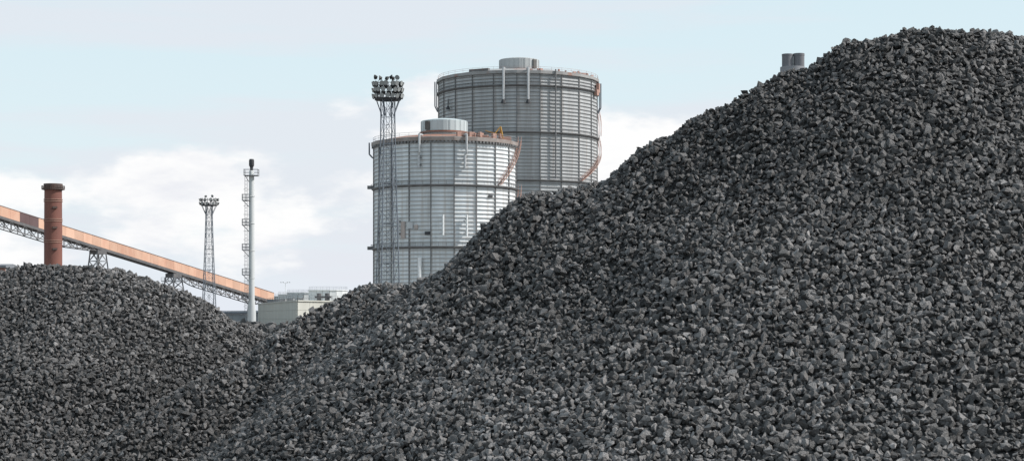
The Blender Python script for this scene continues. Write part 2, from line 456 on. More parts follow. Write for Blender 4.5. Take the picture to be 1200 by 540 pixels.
mb.bar(c + Vector((.4, 2.2, 0)), c + Vector((.6, .3, 3.3)), .25, .25); mb.bar(c + Vector((-1.1, .1, 1.2)), c + Vector((1.1, .1, 1.2)), .22, .22); mb.bar(c + Vector((-3.6, .2, 2.2)), c + Vector((.6, .3, 1.0)), .2, .2)
mb.build('roof_crane', M['yellow_steel'], nt_)
# short dark blocks under the silver tank's curb
mb = MB()
for k in range(60):
    a = R(-90 + 3 + k * 3.0); mb.box((no[0] + (NTR + .35) * math.sin(a), no[1] - (NTR + .35) * math.cos(a), 50.0), (.55, .5, .55), Matrix.Rotation(a, 3, 'Z'))
mb.build('curb_block', M['tank_steel'], nt_, kind='stuff')


def helix_stair(t, o, rad, d0, d1, z0, z1, m, n=26):
    tr = MB()
    for k in range(n * 2):
        f = k / (n * 2); a = pol(o, rad + .55, d0 + (d1 - d0) * f, z0 + (z1 - z0) * f); b = pol(o, rad + 1.4, d0 + (d1 - d0) * f, z0 + (z1 - z0) * f); tr.bar(a, b, .3, .06)
    q = tr.build('stair', m, t, kind='stuff')
    for s_ in (0, .85):
        mb = MB()
        for zo, w in ((0, .22), (1.1, .09)):
            pts = [pol(o, rad + .55 + s_, d0 + (d1 - d0) * k / n, z0 + (z1 - z0) * k / n + zo) for k in range(n + 1)]
            for a, b in zip(pts[:-1], pts[1:]): mb.bar(a, b, .1, w)
            if zo:
                for p in pts[::2]: mb.bar(p, p - Vector((0, 0, 1.1)), .08, .08)
        mb.build('stair_railing', m, q)


helix_stair(nt_, no, NTR, 47, 88, 38.6, 52.0, M['red_stair'])
helix_stair(nt_, no, NTR, 45, 90, 22.0, 38.6, M['red_stair'])
helix_stair(ft_, fo, FTR, 48, 84, 49.2, 59.0, M['red_stair'])
helix_stair(ft_, fo, FTR, 84, 100, 59.0, 65.4, M['pale_red'], 10)
helix_stair(ft_, fo, FTR, 82, 100, 66, 75, M['pale_red'], 10)

# ------------------------------------------------------------------ floodlight towers
lamp_me = None


def lamp_mesh():
    mb = MB(); mb.tube((0, 0, 0), (0, -.34, -.10), .17, .40, 10); mb.tube((0, -.34, -.10), (0, -.40, -.118), .40, .36, 10, False)
    n0 = len(mb.f); mb.tube((0, -.385, -.113), (0, -.395, -.116), .365, .365, 10); mb.bar((0, 0, -.35), (0, 0, .12), .12, .12)
    me = mb.mesh('lamp'); me.materials.append(M['lamp_body']); me.materials.append(M['lamp_glass'])
    for i, p in enumerate(me.polygons):
        if n0 <= i < n0 + 12: p.material_index = 1
    return me


def floodlight_tower(px, d, py_top, label, w_top, w_bot, head_r, rows, per, top_lamps, bays, brace=.07, legr=.13):
    global lamp_me
    lamp_me = lamp_me or lamp_mesh()
    x = X_(px, d); zt = Z_(py_top, d); zh = zt - (rows) * .95 - .7            # gallery floor
    t = thing('floodlight_tower', (x, d, 0), label, 'floodlight', 'lattice floodlight towers'); o = ORIGIN[t.name]
    W = lambda z: w_bot + (w_top - w_bot) * min(1, z / (zh - 4)) ** .8
    zs = [zh * k / bays for k in range(bays + 1)]
    rot = Matrix.Rotation(R(20), 3, 'Z')
    corner = lambda i, z: o + rot @ Vector(((-1, 1, 1, -1)[i] * W(z) / 2, (-1, -1, 1, 1)[i] * W(z) / 2, z))
    for i in range(4):
        mb = MB()
        for a, b in zip(zs[:-1], zs[1:]): mb.tube(corner(i, a), corner(i, b), legr, legr, 6)
        mb.build('leg', M['tower_steel'], t)
    mb = MB()
    for k, (a, b) in enumerate(zip(zs[:-1], zs[1:])):
        for i in range(4):
            j = (i + 1) % 4
            mb.bar(corner(i, a), corner(j, b), brace, brace); mb.bar(corner(j, a), corner(i, b), brace, brace); mb.bar(corner(i, b), corner(j, b), brace, brace)
    mb.build('lattice_bracing', M['tower_steel'], t, kind='stuff')
    mb = MB(); a, b = o + Vector((0, -.2, 0)), o + Vector((0, -.2, zh))       # ladder inside
    for s_ in (-.22, .22): mb.bar(a + Vector((s_, 0, 0)), b + Vector((s_, 0, 0)), .06, .06)
    for k in range(int(zh / 1.2)): mb.bar(a + Vector((-.22, 0, k * 1.2)), a + Vector((.22, 0, k * 1.2)), .12, .08)
    for k in range(4): mb.box(o + Vector((0, 0, zh * (.3 + .17 * k))), (W(zh * .5) * .55, W(zh * .5) * .55, .12), rot)
    mb.build('ladder', M['tower_steel'], t, kind='stuff')
    mb = MB(); mb.lathe([(head_r * .45, -.12), (head_r, -.12), (head_r, .12), (head_r * .45, .12), (head_r * .45, -.12)], 16, (o[0], o[1], zh)); gal = mb.build('lamp_gallery', M['dark_steel'], t)
    mb = MB()
    for i in range(8):
        a = 2 * math.pi * (i + .5) / 8; mb.bar(o + Vector((w_top * .55 * math.cos(a), w_top * .55 * math.sin(a), zh - 2.6)), o + Vector((head_r * .95 * math.cos(a), head_r * .95 * math.sin(a), zh)), .1, .1)
    mb.build('gallery_strut', M['tower_steel'], t, kind='stuff')
    mb = MB()
    for r_ in range(rows): mb.lathe([(head_r * .93, -.05), (head_r * .97, 0), (head_r * .93, .05), (head_r * .93, -.05)], 16, (o[0], o[1], zh + .55 + .95 * r_))
    for i in range(16):
        a = 2 * math.pi * i / 16; p = o + Vector((head_r * .95 * math.cos(a), head_r * .95 * math.sin(a), zh)); mb.bar(p, p + Vector((0, 0, rows * .95)), .07, .07)
    mb.build('lamp_rail', M['dark_steel'], gal, kind='stuff')
    for r_ in range(rows):
        for i in range(per):
            a = 360 * (i + .5 * (r_ % 2)) / per + rnd.uniform(-4, 4)
            q = link('lamp', lamp_me, t); q.location = Vector((head_r * math.sin(R(a)), -head_r * math.cos(R(a)), zh + .55 + .95 * r_)); q.rotation_euler = (R(rnd.uniform(-8, 10)), 0, R(a))
            if d > 400: q.scale = (1.05,) * 3
    for i in range(top_lamps):
        u = (i + .5) / top_lamps; q = link('lamp', lamp_me, t); q.location = Vector((head_r * (u * 2 - 1) * .95, rnd.uniform(-.8, .8), zh + rows * .95 + .55)); q.rotation_euler = (R(rnd.uniform(-30, 20)), 0, R(rnd.uniform(-120, 120)))
    return t


floodlight_tower(454.5, 285, 90, 'tall lattice floodlight tower with round lamp head in front of the silver gasholder', 1.75, 3.4, 2.05, 3, 17, 6, 13, .05, .10)
floodlight_tower(245, 480, 229, 'thin lattice floodlight tower rising behind the sloping orange conveyor', 1.5, 3.6, 2.15, 2, 11, 2, 10, .06, .11)


# ------------------------------------------------------------------ vent stack
def vent_stack():
    d = 330.0; x = X_(294.8, d)
    t = thing('vent_stack', (x, d, 0), 'slim pale grey steel stack with side ladder beside the concrete building', 'stack'); o = ORIGIN[t.name]
    zz = lambda py: Z_(py, d)
    mb = MB(); mb.sm = True
    mb.lathe([(.78, 0), (.78, zz(366)), (.56, zz(352)), (.47, zz(206)), (.42, zz(200)), (.01, zz(200))], 20, (o[0], o[1], 0)); sh = mb.build('shaft', M['stack_paint'], t)
    mb = MB()
    for py in (230, 262, 294, 326, 356): mb.lathe([(.50, -.07), (.61, 0), (.50, .07)], 20, (o[0], o[1], zz(py)))
    mb.build('flange', M['stack_paint'], sh, kind='stuff')
    mb = MB(); mb.lathe([(.28, zz(201)), (.30, zz(196)), (.47, zz(194)), (.47, zz(188)), (.36, zz(186.5)), (.01, zz(186.5))], 14, (o[0], o[1], 0)); mb.build('burner_tip', M['dark_steel'], t)
    for k, py in enumerate((206, 235, 264, 293, 322, 350)):
        z = zz(py); mb = MB(); full = k == 0
        cx, w = (0, 2.5) if full else (-.95, 1.3)
        mb.box(o + Vector((cx, -.2, z)), (w, 1.9 if full else 1.3, .12))
        pl = mb.build('platform', M['stack_rail'], t)
        mb = MB(); hw = w / 2; hd = .95 if full else .65
        cs = [o + Vector((cx + sx * hw, -.2 + sy * hd, z)) for sx, sy in ((-1, -1), (1, -1), (1, 1), (-1, 1))]
        for i in range(4):
            a, b = cs[i], cs[(i + 1) % 4]
            for h in (.55, 1.1): mb.bar(a + Vector((0, 0, h)), b + Vector((0, 0, h)), .06, .06)
            for u in (0, .5): p = a.lerp(b, u); mb.bar(p, p + Vector((0, 0, 1.1)), .06, .06)
        mb.bar(o + Vector((cx - hw * .9, -.2, z)), o + Vector((-.45, -.2, z - 1.1)), .1, .1)
        mb.build('platform_rail', M['stack_rail'], pl, kind='stuff')
    mb = MB()
    for s_ in (-1.15, -.75): mb.bar(o + Vector((s_, -.3, 0)), o + Vector((s_, -.3, zz(205))), .07, .07)
    for k in range(int(zz(205) / .6)): mb.bar(o + Vector((-1.15, -.3, k * .6)), o + Vector((-.75, -.3, k * .6)), .05, .06)
    for k in range(int(zz(205) / 1.5)):
        z = k * 1.5; mb.bar(o + Vector((-.75, -.3, z)), o + Vector((-.4, -.1, z)), .06, .06)
        q = [o + Vector((-1.15, -.3, z)), o + Vector((-1.35, -.7, z)), o + Vector((-.95, -.95, z)), o + Vector((-.6, -.7, z)), o + Vector((-.75, -.3, z))]
        for a, b in zip(q[:-1], q[1:]): mb.bar(a, b, .04, .05)
    mb.build('ladder', M['stack_rail'], t, kind='stuff')


vent_stack()


# ------------------------------------------------------------------ rusty chimney
def chimney():
    d = 307.0; x = X_(62.3, d); r = 1.48; zz = lambda py: Z_(py, d)
    t = thing('chimney', (x, d, 0), 'rusty red-brown steel chimney with dark rim standing before the conveyor', 'chimney'); o = ORIGIN[t.name]
    seams = [0, zz(283), zz(258), zz(235), zz(223)]
    for k, (a, b) in enumerate(zip(seams[:-1], seams[1:])):
        mb = MB(); mb.lathe([(r + .02 - .015 * k, a), (r + .01 - .015 * k, b)], 40, (o[0], o[1], 0)); mb.sm = True; s_ = mb.build('shaft_section', M['brick_rust'], t)
    for py in (283, 258, 235):
        for dz in (-.16, .16):
            mb = MB(); mb.lathe([(r, -.07), (r + .09, -.06), (r + .09, .06), (r, .07)], 40, (o[0], o[1], zz(py) + dz)); mb.build('flange_ring', M['chimney_band'], t)
    mb = MB(); mb.lathe([(r - .05, zz(223)), (r + .08, zz(223)), (r + .08, zz(215.5)), (r - .25, zz(215.5)), (r - .25, zz(222))], 40, (o[0], o[1], 0)); mb.build('rim', M['chimney_top'], t)
    mb = MB(); mb.lathe([(r, -.1), (r + .42, -.1), (r + .42, .06), (r, .06)], 32, (o[0], o[1], zz(221.6))); gp = mb.build('gallery', M['chimney_top'], t)
    mb = MB(); ring_rail(mb, r + .40, 0, 20, 0, .5, .06, 1); shift(mb, (o[0], o[1], zz(221.5))); mb.build('gallery_rail', M['chimney_top'], gp, kind='stuff')
    for py in (243.5, 267, 292):
        a = R(24); p = Vector((o[0] + (r + .08) * math.sin(a), o[1] - (r + .08) * math.cos(a), zz(py)))
        q = MB().box(p, (.75, .5, .32), Matrix.Rotation(a, 3, 'Z')).build('hatch', M['chimney_top'], t)
        MB().bar(p + Vector((-.7, 0, -.28)), p + Vector((.35, -.05, -.14)), .08, .08).build('hatch_arm', M['chimney_top'], q)


chimney()


# ------------------------------------------------------------------ conveyor gallery
def conveyor():
    A = P(0, 241, 480); B = P(321, 343.2, 580); A = A + (A - B) * .35            # top edge of the side that faces the yard
    D = (B - A); Lh = Vector((D.x, D.y, 0)).normalized(); nrm = Vector((Lh.y, -Lh.x, 0))   # outward, to the right and the camera
    base = Vector((B.x, B.y, 0))
    t = thing('conveyor_gallery', base, 'long sloping salmon-orange enclosed conveyor gallery running down to the concrete building', 'conveyor')
    H, Wd = 2.6, 3.0
    n = 46; up = Vector((0, 0, 1))

    def at(u, side=0.0, h=0.0): return A + D * u - nrm * side + up * h
    upx = lambda px: (lambda u: u)(((lambda lo, hi: next((k / 4000 for k in range(4001) if 600 + F * at(k / 4000).x / at(k / 4000).y >= px), 1)))(0, 1))
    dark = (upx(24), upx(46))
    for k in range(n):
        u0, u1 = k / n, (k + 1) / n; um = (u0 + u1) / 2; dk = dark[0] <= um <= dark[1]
        g_ = .00012
        a, b = at(u0 + g_), at(u1 - g_); prof = [(0, 0), (0, -H)]
        th = nrm * .10
        mb = MB(); vs = [a, b, b - up * H, a - up * H]; vs = vs + [v - th for v in vs]
        mb.add(vs, [(0, 3, 2, 1), (4, 5, 6, 7), (0, 1, 5, 4), (2, 3, 7, 6), (1, 2, 6, 5), (0, 4, 7, 3)])
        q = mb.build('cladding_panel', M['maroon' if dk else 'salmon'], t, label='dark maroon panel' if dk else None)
        mb = MB(); a2, b2 = at(u0, Wd), at(u1, Wd); vs = [a2, b2, b2 - up * H, a2 - up * H]; vs = vs + [v + th for v in vs]
        mb.add(vs, [(0, 1, 2, 3), (4, 7, 6, 5), (0, 4, 5, 1), (2, 6, 7, 3), (1, 5, 6, 2), (0, 3, 7, 4)]); mb.build('cladding_panel', M['salmon'], t)
    # roof with a shallow ridge and overhang, floor, end wall
    mb = MB(); vs = []
    for u in (0, 1): vs += [at(u, -.1, .02), at(u, -.1, .14), at(u, Wd / 2, .5), at(u, Wd + .1, .14), at(u, Wd + .1, .02)]
    mb.add(vs, [(0, 1, 6, 5), (1, 2, 7, 6), (2, 3, 8, 7), (3, 4, 9, 8), (4, 0, 5, 9), (0, 4, 3, 2, 1), (5, 6, 7, 8, 9)]); mb.build('roof', M['gallery_roof'], t)
    mb = MB(); vs = []
    for u in (0, 1): vs += [at(u, -.05, -H - .02), at(u, Wd + .05, -H - .02), at(u, Wd + .05, -H - .75), at(u, -.05, -H - .75)]
    mb.add(vs, [(0, 1, 5, 4), (1, 2, 6, 5), (2, 3, 7, 6), (3, 0, 4, 7), (0, 3, 2, 1), (4, 5, 6, 7)]); mb.build('floor_girder', M['gallery_steel'], t)
    mb = MB(); vs = [at(1, 0), at(1, Wd), at(1, Wd, -H), at(1, 0, -H)]; vs += [v + Lh * .1 for v in vs]
    mb.add(vs, [(0, 1, 2, 3), (4, 7, 6, 5), (0, 4, 5, 1), (2, 6, 7, 3), (1, 5, 6, 2), (0, 3, 7, 4)]); mb.build('end_wall', M['salmon'], t)
    # trusses under the first and last span
    for (p0, p1, dep, cells) in ((-90, 113, 2.0, 30), (214, 318, 1.7, 20)):
        u0, u1 = upx(p0) if p0 > -80 else .02, upx(p1)
        for s_ in (.1, Wd - .1):
            mb = MB(); f = lambda i: u0 + (u1 - u0) * i / cells; dp = lambda i: dep * min(1.0, .25 + 4.5 * min(i, cells - i) / cells)
            for i in range(cells):
                a, b = at(f(i), s_, -H - .75), at(f(i + 1), s_, -H - .75); c, e = at(f(i), s_, -H - .75 - dp(i)), at(f(i + 1), s_, -H - .75 - dp(i + 1))
                mb.bar(c, e, .2, .22); mb.bar(a, c, .14, .14)
                mb.bar(a if i % 2 else c, e if i % 2 else b, .14, .14)
            mb.build('truss', M['gallery_steel'], t)
    # trestles
    for px, w0, w1 in ((119.5, 2.6, 6.2), (208, 2.6, 6.4)):
        u = upx(px); c = at(u, Wd / 2); zt = c.z - H - .75
        rm = Matrix((Lh, -nrm, up)).transposed()
        W = lambda z: w1 + (w0 - w1) * z / zt
        cor = lambda i, z: Vector((c.x, c.y, z)) + rm @ Vector(((-1, 1, 1, -1)[i] * W(z) * .62, (-1, -1, 1, 1)[i] * W(z) / 2, 0))
        zs = [zt * k / 7 for k in range(8)]
        for i in range(4):
            MB().bar(cor(i, 0), cor(i, zt), .32, .32).build('trestle_leg', M['trestle_steel'], t)
        mb = MB()
        for a, b in zip(zs[:-1], zs[1:]):
            for i in range(4):
                j = (i + 1) % 4; mb.bar(cor(i, a), cor(j, b), .16, .16); mb.bar(cor(j, a), cor(i, b), .16, .16); mb.bar(cor(i, b), cor(j, b), .18, .18)
        mb.build('trestle_bracing', M['trestle_steel'], t, kind='stuff')
        MB().box(Vector((c.x, c.y, zt - .55)), (3.6, 3.2, 1.1), rm).build('trestle_head', M['gallery_steel'], t)
    # access platform at the second trestle
    c = at(upx(208), Wd / 2); mb = MB(); mb.box(Vector((c.x, c.y, c.z - H - 3.0)), (6.4, 5.0, .2)); pl = mb.build('platform', M['trestle_steel'], t)
    mb = MB()
    for sy in (-2.5, 2.5):
        for h in (.5, 1.1): mb.bar(Vector((c.x - 3.2, c.y + sy, c.z - H - 3 + h)), Vector((c.x + 3.2, c.y + sy, c.z - H - 3 + h)), .08, .08)
        for k in range(7): p = Vector((c.x - 3.2 + k * 6.4 / 6, c.y + sy, c.z - H - 3)); mb.bar(p, p + Vector((0, 0, 1.1)), .08, .08)
    mb.build('platform_rail', M['trestle_steel'], pl, kind='stuff')


conveyor()


# ------------------------------------------------------------------ concrete building, plant tanks, sheds, far stacks
def concrete_building():
    a = Vector((X_(303, 520), 520, 0)); b = Vector((X_(348.3, 420), 420, 0)); c = Vector((X_(402, 441), 441, 0)); e = a + (c - b); h = Z_(352.2, 420)
    t = thing('concrete_building', b, 'low flat-roofed concrete building at the foot of the orange conveyor', 'building')
    up = Vector((0, 0, 1))

    def wall(p, q, name, n):
        dr = (q - p).normalized(); nn = Vector((dr.y, -dr.x, 0))
        if nn.dot(-(p + q)) < 0: nn = -nn
        for k in range(n):
            for r_ in range(3):
                x0 = p.lerp(q, k / n) + dr * .04; x1 = p.lerp(q, (k + 1) / n) - dr * .04; z0, z1 = h * r_ / 3 + .02, h * (r_ + 1) / 3 - .03
                vs = [x0 + up * z0, x1 + up * z0, x1 + up * z1, x0 + up * z1]; vs += [v + nn * .14 for v in vs]
                MB().add(vs, [(0, 1, 2, 3), (4, 7, 6, 5), (0, 4, 5, 1), (1, 5, 6, 2), (2, 6, 7, 3), (3, 7, 4, 0)]).build('wall_panel', M['concrete'], t)
    mb = MB(); i_ = .0
    vs = [a, b, c, e]; vs = vs + [v + up * (h - .05) for v in vs]
    mb.add(vs, [(3, 2, 1, 0), (4, 5, 6, 7), (0, 1, 5, 4), (1, 2, 6, 5), (2, 3, 7, 6), (3, 0, 4, 7)]); mb.build('core', M['concrete'], t)
    wall(a, b, 'wall_panel', 9); wall(b, c, 'wall_panel', 4)
    mb = MB()
    cen = (a + c) / 2
    for p, q in ((a, b), (b, c), (c, e), (e, a)):
        pp = p + (p - cen).normalized() * .35; qq = q + (q - cen).normalized() * .35; mb.bar(pp + up * h, qq + up * h, .5, .3)
    mb.build('parapet', M['concrete'], t)
    # walkway rail and machinery along the roof edge
    mb = MB()
    for p, q, m_ in ((a, b, 22), (b, c, 8)):
        for hh in (.7, 1.3): mb.bar(p + up * (h + hh), q + up * (h + hh), .05, .05)
        for k in range(m_ + 1): r_ = p.lerp(q, k / m_); mb.bar(r_ + up * h, r_ + up * (h + 1.3), .09, .09)
    mb.build('roof_handrail', M['gallery_steel'], t, kind='stuff')
    for u, w, hh in ((.08, 6, 1.2), (.24, 5, 1.0), (.42, 7, .9), (.6, 4, .8), (.82, 3, .7)):
        p = a.lerp(b, u) + (c - b) * .25; MB().box(p + up * (h + hh / 2 + .1), (1.6, w, hh)).build('roof_unit', M['stack_rail'], t)
    for px in (374, 383.5):
        p = P(px, 352, 434); p.z = 0; mb = MB()
        mb.tube(p + up * (h + .1), p + up * (h + 1.9), .55, .55, 10); mb.box(p + up * (h + 1.0), (1.9, 1.2, .4)); mb.build('roof_pump', M['gallery_steel'], t)


concrete_building()


def plant_tank(px, d, r, py, label):
    x = X_(px, d); z = Z_(py, d); t = thing('plant_tank', (x, d, 0), label, 'tank', 'round plant tanks behind the concrete building'); o = ORIGIN[t.name]
    n = 18; st = 2 * math.pi / n
    for z0, z1 in ((0, z * .5), (z * .5, z)):
        mb = MB(); ap = r * math.cos(st / 2); w = 2 * r * math.sin(st / 2); vs = [(ap, -w / 2 + .03, z0 + .04), (ap, w / 2 - .03, z0 + .04), (ap, w / 2 - .03, z1 - .04), (ap, -w / 2 + .03, z1 - .04)]
        vs += [(v[0] + .12, v[1], v[2]) for v in vs]; mb.add(vs, [(0, 3, 2, 1), (4, 5, 6, 7), (0, 1, 5, 4), (1, 2, 6, 5), (2, 3, 7, 6), (3, 0, 4, 7)])
        me = mb.mesh('wall_panel'); me.materials.append(M['plant_tank'])
        for k in range(n): q = link('wall_panel', me, t); q.rotation_euler = (0, 0, st * (k + .5))
    mb = MB(); mb.lathe([(r * .97, 0), (r * .97, z - .1), (.01, z + .1)], n, (o[0], o[1], 0)); mb.build('core', M['shed_wall'], t)
    mb = MB(); mb.lathe([(r + .05, z - .15), (r + .3, z - .15), (r + .3, z + .05), (r - .2, z + .05)], n, (o[0], o[1], 0)); mb.build('rim', M['plant_tank'], t)
    mb = MB(); ring_rail(mb, r, 0, n, 0, .9, .03, 1); shift(mb, (o[0], o[1], z)); mb.build('handrail', M['stack_rail'], t, kind='stuff')


plant_tank(384.5, 480, 5.0, 340, 'largest and nearest pale round tank behind the concrete building')
plant_tank(355, 545, 4.6, 343, 'pale round tank, second from the heap in the row behind the concrete building')
plant_tank(342.5, 610, 4.6, 345, 'third pale round tank from the heap in the row behind the concrete building')
plant_tank(332, 680, 4.6, 347, 'smallest and farthest round tank in the row, next to the conveyor end')


def shed():
    d = 531; x0, x1 = X_(180, d), X_(303.3, d); h = Z_(366, d)
    t = thing('long_shed', ((x0 + x1) / 2, d, 0), 'long low grey shed behind the slim pale stack', 'shed'); 
    n = 12
    for k in range(n):
        a, b = x0 + (x1 - x0) * k / n, x0 + (x1 - x0) * (k + 1) / n
        mb = MB().box(((a + b) / 2, d, h / 2 - .2), (b - a - .06, .3, h - .4)); mb.build('wall_panel', M['shed_wall'], t)
    MB().box(((x0 + x1) / 2, d + 8.3, h / 2 - .25), (x1 - x0 - .4, 16, h - .6)).build('body', M['shed_wall'], t)
    mb = MB(); vs = [(x, y, z) for x in (x0 - .4, x1 + .4) for (y, z) in ((d - .7, h - .35), (d - .7, h + .05), (d + 8, h + .6), (d + 17, h + .05), (d + 17, h - .35))]
    mb.add(vs, [(0, 1, 6, 5), (1, 2, 7, 6), (2, 3, 8, 7), (3, 4, 9, 8), (4, 0, 5, 9), (0, 4, 3, 2, 1), (5, 6, 7, 8, 9)]); mb.build('roof', M['shed_roof'], t)


shed()


def hopper_house():
    d = 330; x1 = X_(6.5, d); x0 = x1 - 9; h = Z_(311, d)
    t = thing('hopper_house', ((x0 + x1) / 2, d, 0), 'pale building corner just showing over the smaller heap at the frame edge', 'building')
    n = 5
    for k in range(n): MB().box((x0 + (x1 - x0) * (k + .5) / n, d, h / 2 - .2), ((x1 - x0) / n - .06, .3, h - .4)).build('wall_panel', M['chimney_band'], t)
    MB().box(((x0 + x1) / 2, d + 4.3, h / 2 - .25), (x1 - x0 - .3, 8, h - .6)).build('body', M['shed_wall'], t)
    mb = MB(); vs = [(x, y, z) for x in (x0 - .3, x1 + .2) for (y, z) in ((d - .5, h - .4), (d - .5, h), (d + 4.3, h + .4), (d + 9, h), (d + 9, h - .4))]
    mb.add(vs, [(0, 1, 6, 5), (1, 2, 7, 6), (2, 3, 8, 7), (3, 4, 9, 8), (4, 0, 5, 9), (0, 4, 3, 2, 1), (5, 6, 7, 8, 9)]); mb.build('roof', M['shed_roof'], t)


hopper_house()


def twin_flue():
    d = 900.0; x = X_(929.5, d)
    t = thing('twin_flue_chimney', (x, d, 0), 'far grey power-station chimney with two flues above the big heap', 'chimney'); o = ORIGIN[t.name]
    zz = lambda py: Z_(py, d)
    for s_, py in ((-1, 63.8), (1, 63.2)):
        mb = MB(); mb.sm = False; mb.lathe([(2.75, zz(110)), (2.72, zz(66)), (2.8, zz(65.8)), (2.8, zz(py)), (2.3, zz(py)), (2.3, zz(py + 3)), (.01, zz(py + 3))], 28, (o[0] + s_ * 2.78, o[1], 0)); f = mb.build('flue', M['flue'], t)
    mb = MB(); mb.lathe([(7.5, 0), (6.1, zz(100)), (6.0, zz(79)), (.01, zz(79))], 36, (o[0] - .35, o[1], 0)); mb.build('shaft', M['flue_shaft'], t)


twin_flue()


def far_mast():
    d = 1100.0; x = X_(334.5, d); h = Z_(330.5, d)
    t = thing('lamp_mast', (x, d, 0), 'faint distant lamp mast above the round plant tanks', 'mast'); o = ORIGIN[t.name]
    MB().tube(o, o + Vector((0, 0, h)), .22, .12, 8).build('pole', M['plant_tank'], t)
    mb = MB()
    for s_ in (-1, 1): mb.bar(o + Vector((0, 0, h - .6)), o + Vector((s_ * 2.6, 0, h + .2)), .12, .12)
    mb.build('cross_arm', M['plant_tank'], t)
    for s_ in (-2.6, -1.2, 1.2, 2.6): MB().tube(o + Vector((s_, 0, h + .2)), o + Vector((s_, -.8, h - .1)), .22, .36, 8).build('lamp', M['plant_tank'], t)


far_mast()

# ------------------------------------------------------------------ coke heaps
RIGHT = [(1330, 87.0, 19.0), (1200, 59.6, 18.7), (1150, 42.7, 18.5), (1094, 36.6, 18.5), (1067, 38.3, 18.5), (1042, 44.9, 18.5), (1011, 52.4, 18.5), (989, 79.0, 18.5), (972, 88.0, 18.5), (936, 88.4, 18.5), (900, 108.1, 18.5), (867, 139.0, 18.5), (842, 135.9, 18.5), (814, 168.0, 18.5), (786, 164.1, 18.5), (767, 196.0, 18.5), (750, 207.0, 18.5), (728, 209.0, 18.5), (703, 213, 18.5), (692, 216, 18.5), (667, 225, 18.6), (642, 230, 18.6), (628, 250.0, 18.7), (602, 269.0, 18.8), (574, 288.0, 19.0), (557, 303.0, 19.0), (538, 316.7, 19.2), (515, 317.5, 19.3), (499, 345.9, 19.5), (480, 339.7, 19.6), (463, 329.9, 20.0), (440, 327.5, 20.3), (410, 350.1, 20.3), (360, 372.0, 20.0), (310, 409.0, 19.9), (270, 427.0, 19.5), (200, 475.0, 18.9), (110, 538.0, 18.3)]
LEFT = [(-150, 338.7, 24.0), (-60, 330.6, 24.0), (0, 322.7, 23.5), (40, 307.4, 23.3), (75, 310.4, 23.2), (98, 310.7, 23.0), (127, 315.0, 23.0), (169, 331.1, 23.0), (201, 347.3, 23.0), (228, 371.0, 23.0), (252, 384.0, 23.0), (284, 386.1, 23.0), (302, 424.0, 23.0), (325, 450.0, 23.0)]
FAR = [(120, 380, 52), (250, 378, 50), (330, 385, 48), (375, 378, 47), (450, 384, 47)]


def crest(Ls, step=.12):
    p = np.array([tuple(P(*q)) for q in Ls]); out = []
    for a, b in zip(p[:-1], p[1:]):
        n = max(1, int(np.linalg.norm(b - a) / step)); out.append(a + (b - a) * (np.arange(n)[:, None] / n))
    out.append(p[-1:]); return np.concatenate(out)


def vnoise(x, y, s, seed):
    r = np.random.default_rng(seed); T = r.random((64, 64)); u, v = x / s, y / s
    i, j = np.floor(u).astype(int), np.floor(v).astype(int); fu, fv = u - i, v - j; fu = fu * fu * (3 - 2 * fu); fv = fv * fv * (3 - 2 * fv)
    t = lambda a, b: T[a % 64, b % 64]
    return (t(i, j) * (1 - fu) + t(i + 1, j) * fu) * (1 - fv) + (t(i, j + 1) * (1 - fu) + t(i + 1, j + 1) * fu) * fv - .5


def heap_height(Ls, s, a, seed, s2=.58, r0=2.6):
    # straight upper slope that eases out towards the foot
    Cr = crest(Ls)

    def h(x, y):
        z = np.full(x.shape, -9.)
        for cx, cy, cz in Cr: r = np.sqrt((x - cx) ** 2 + (y - cy) ** 2 + a * a) - a; z = np.maximum(z, cz - s2 * r - (s - s2) * r0 * (1 - np.exp(-r / r0)))
        z = z + .13 * vnoise(x, y, 1.9, seed) + .10 * vnoise(x, y, .75, seed + 1) + .05 * vnoise(x, y, .3, seed + 2)
        return z
    return h


HR, HL, HF = heap_height(RIGHT, .98, .3, 1), heap_height(LEFT, .84, .35, 5, .70), heap_height(FAR, .6, .5, 9)


def hull_lump(seed, npts=15, worn=False):
    """angular broken lump: hull of jittered points, welded to an uneven block shape; unit diameter"""
    import bmesh
    r = np.random.default_rng(seed); bm = bmesh.new()
    p = r.normal(size=(npts, 3)); p /= np.linalg.norm(p, axis=1)[:, None]
    p = np.sign(p) * np.abs(p) ** r.uniform(.6, 1.0)                 # pulled towards a block
    p *= r.uniform(.82 if worn else .72, 1.0, (npts, 1)); p *= np.array([1.0, r.uniform(.7, .98), r.uniform(.55, .9)])
    for k in range(2):                                                # one or two broken flat faces
        nrm = r.normal(size=3); nrm /= np.linalg.norm(nrm); dd = p @ nrm; lim = np.quantile(dd, .78); p = p - np.outer(np.maximum(dd - lim, 0), nrm)
    for q in p: bm.verts.new(q)
    bmesh.ops.convex_hull(bm, input=list(bm.verts)); bmesh.ops.delete(bm, geom=[v for v in bm.verts if not v.link_faces], context='VERTS')
    bmesh.ops.triangulate(bm, faces=bm.faces[:]); bmesh.ops.recalc_face_normals(bm, faces=bm.faces[:])
    bm.verts.index_update(); V = np.array([v.co[:] for v in bm.verts]); Fc = np.array([[v.index for v in f.verts] for f in bm.faces]); bm.free()
    V -= V.mean(0); V /= (V.max(0) - V.min(0)).max()
    return V, Fc


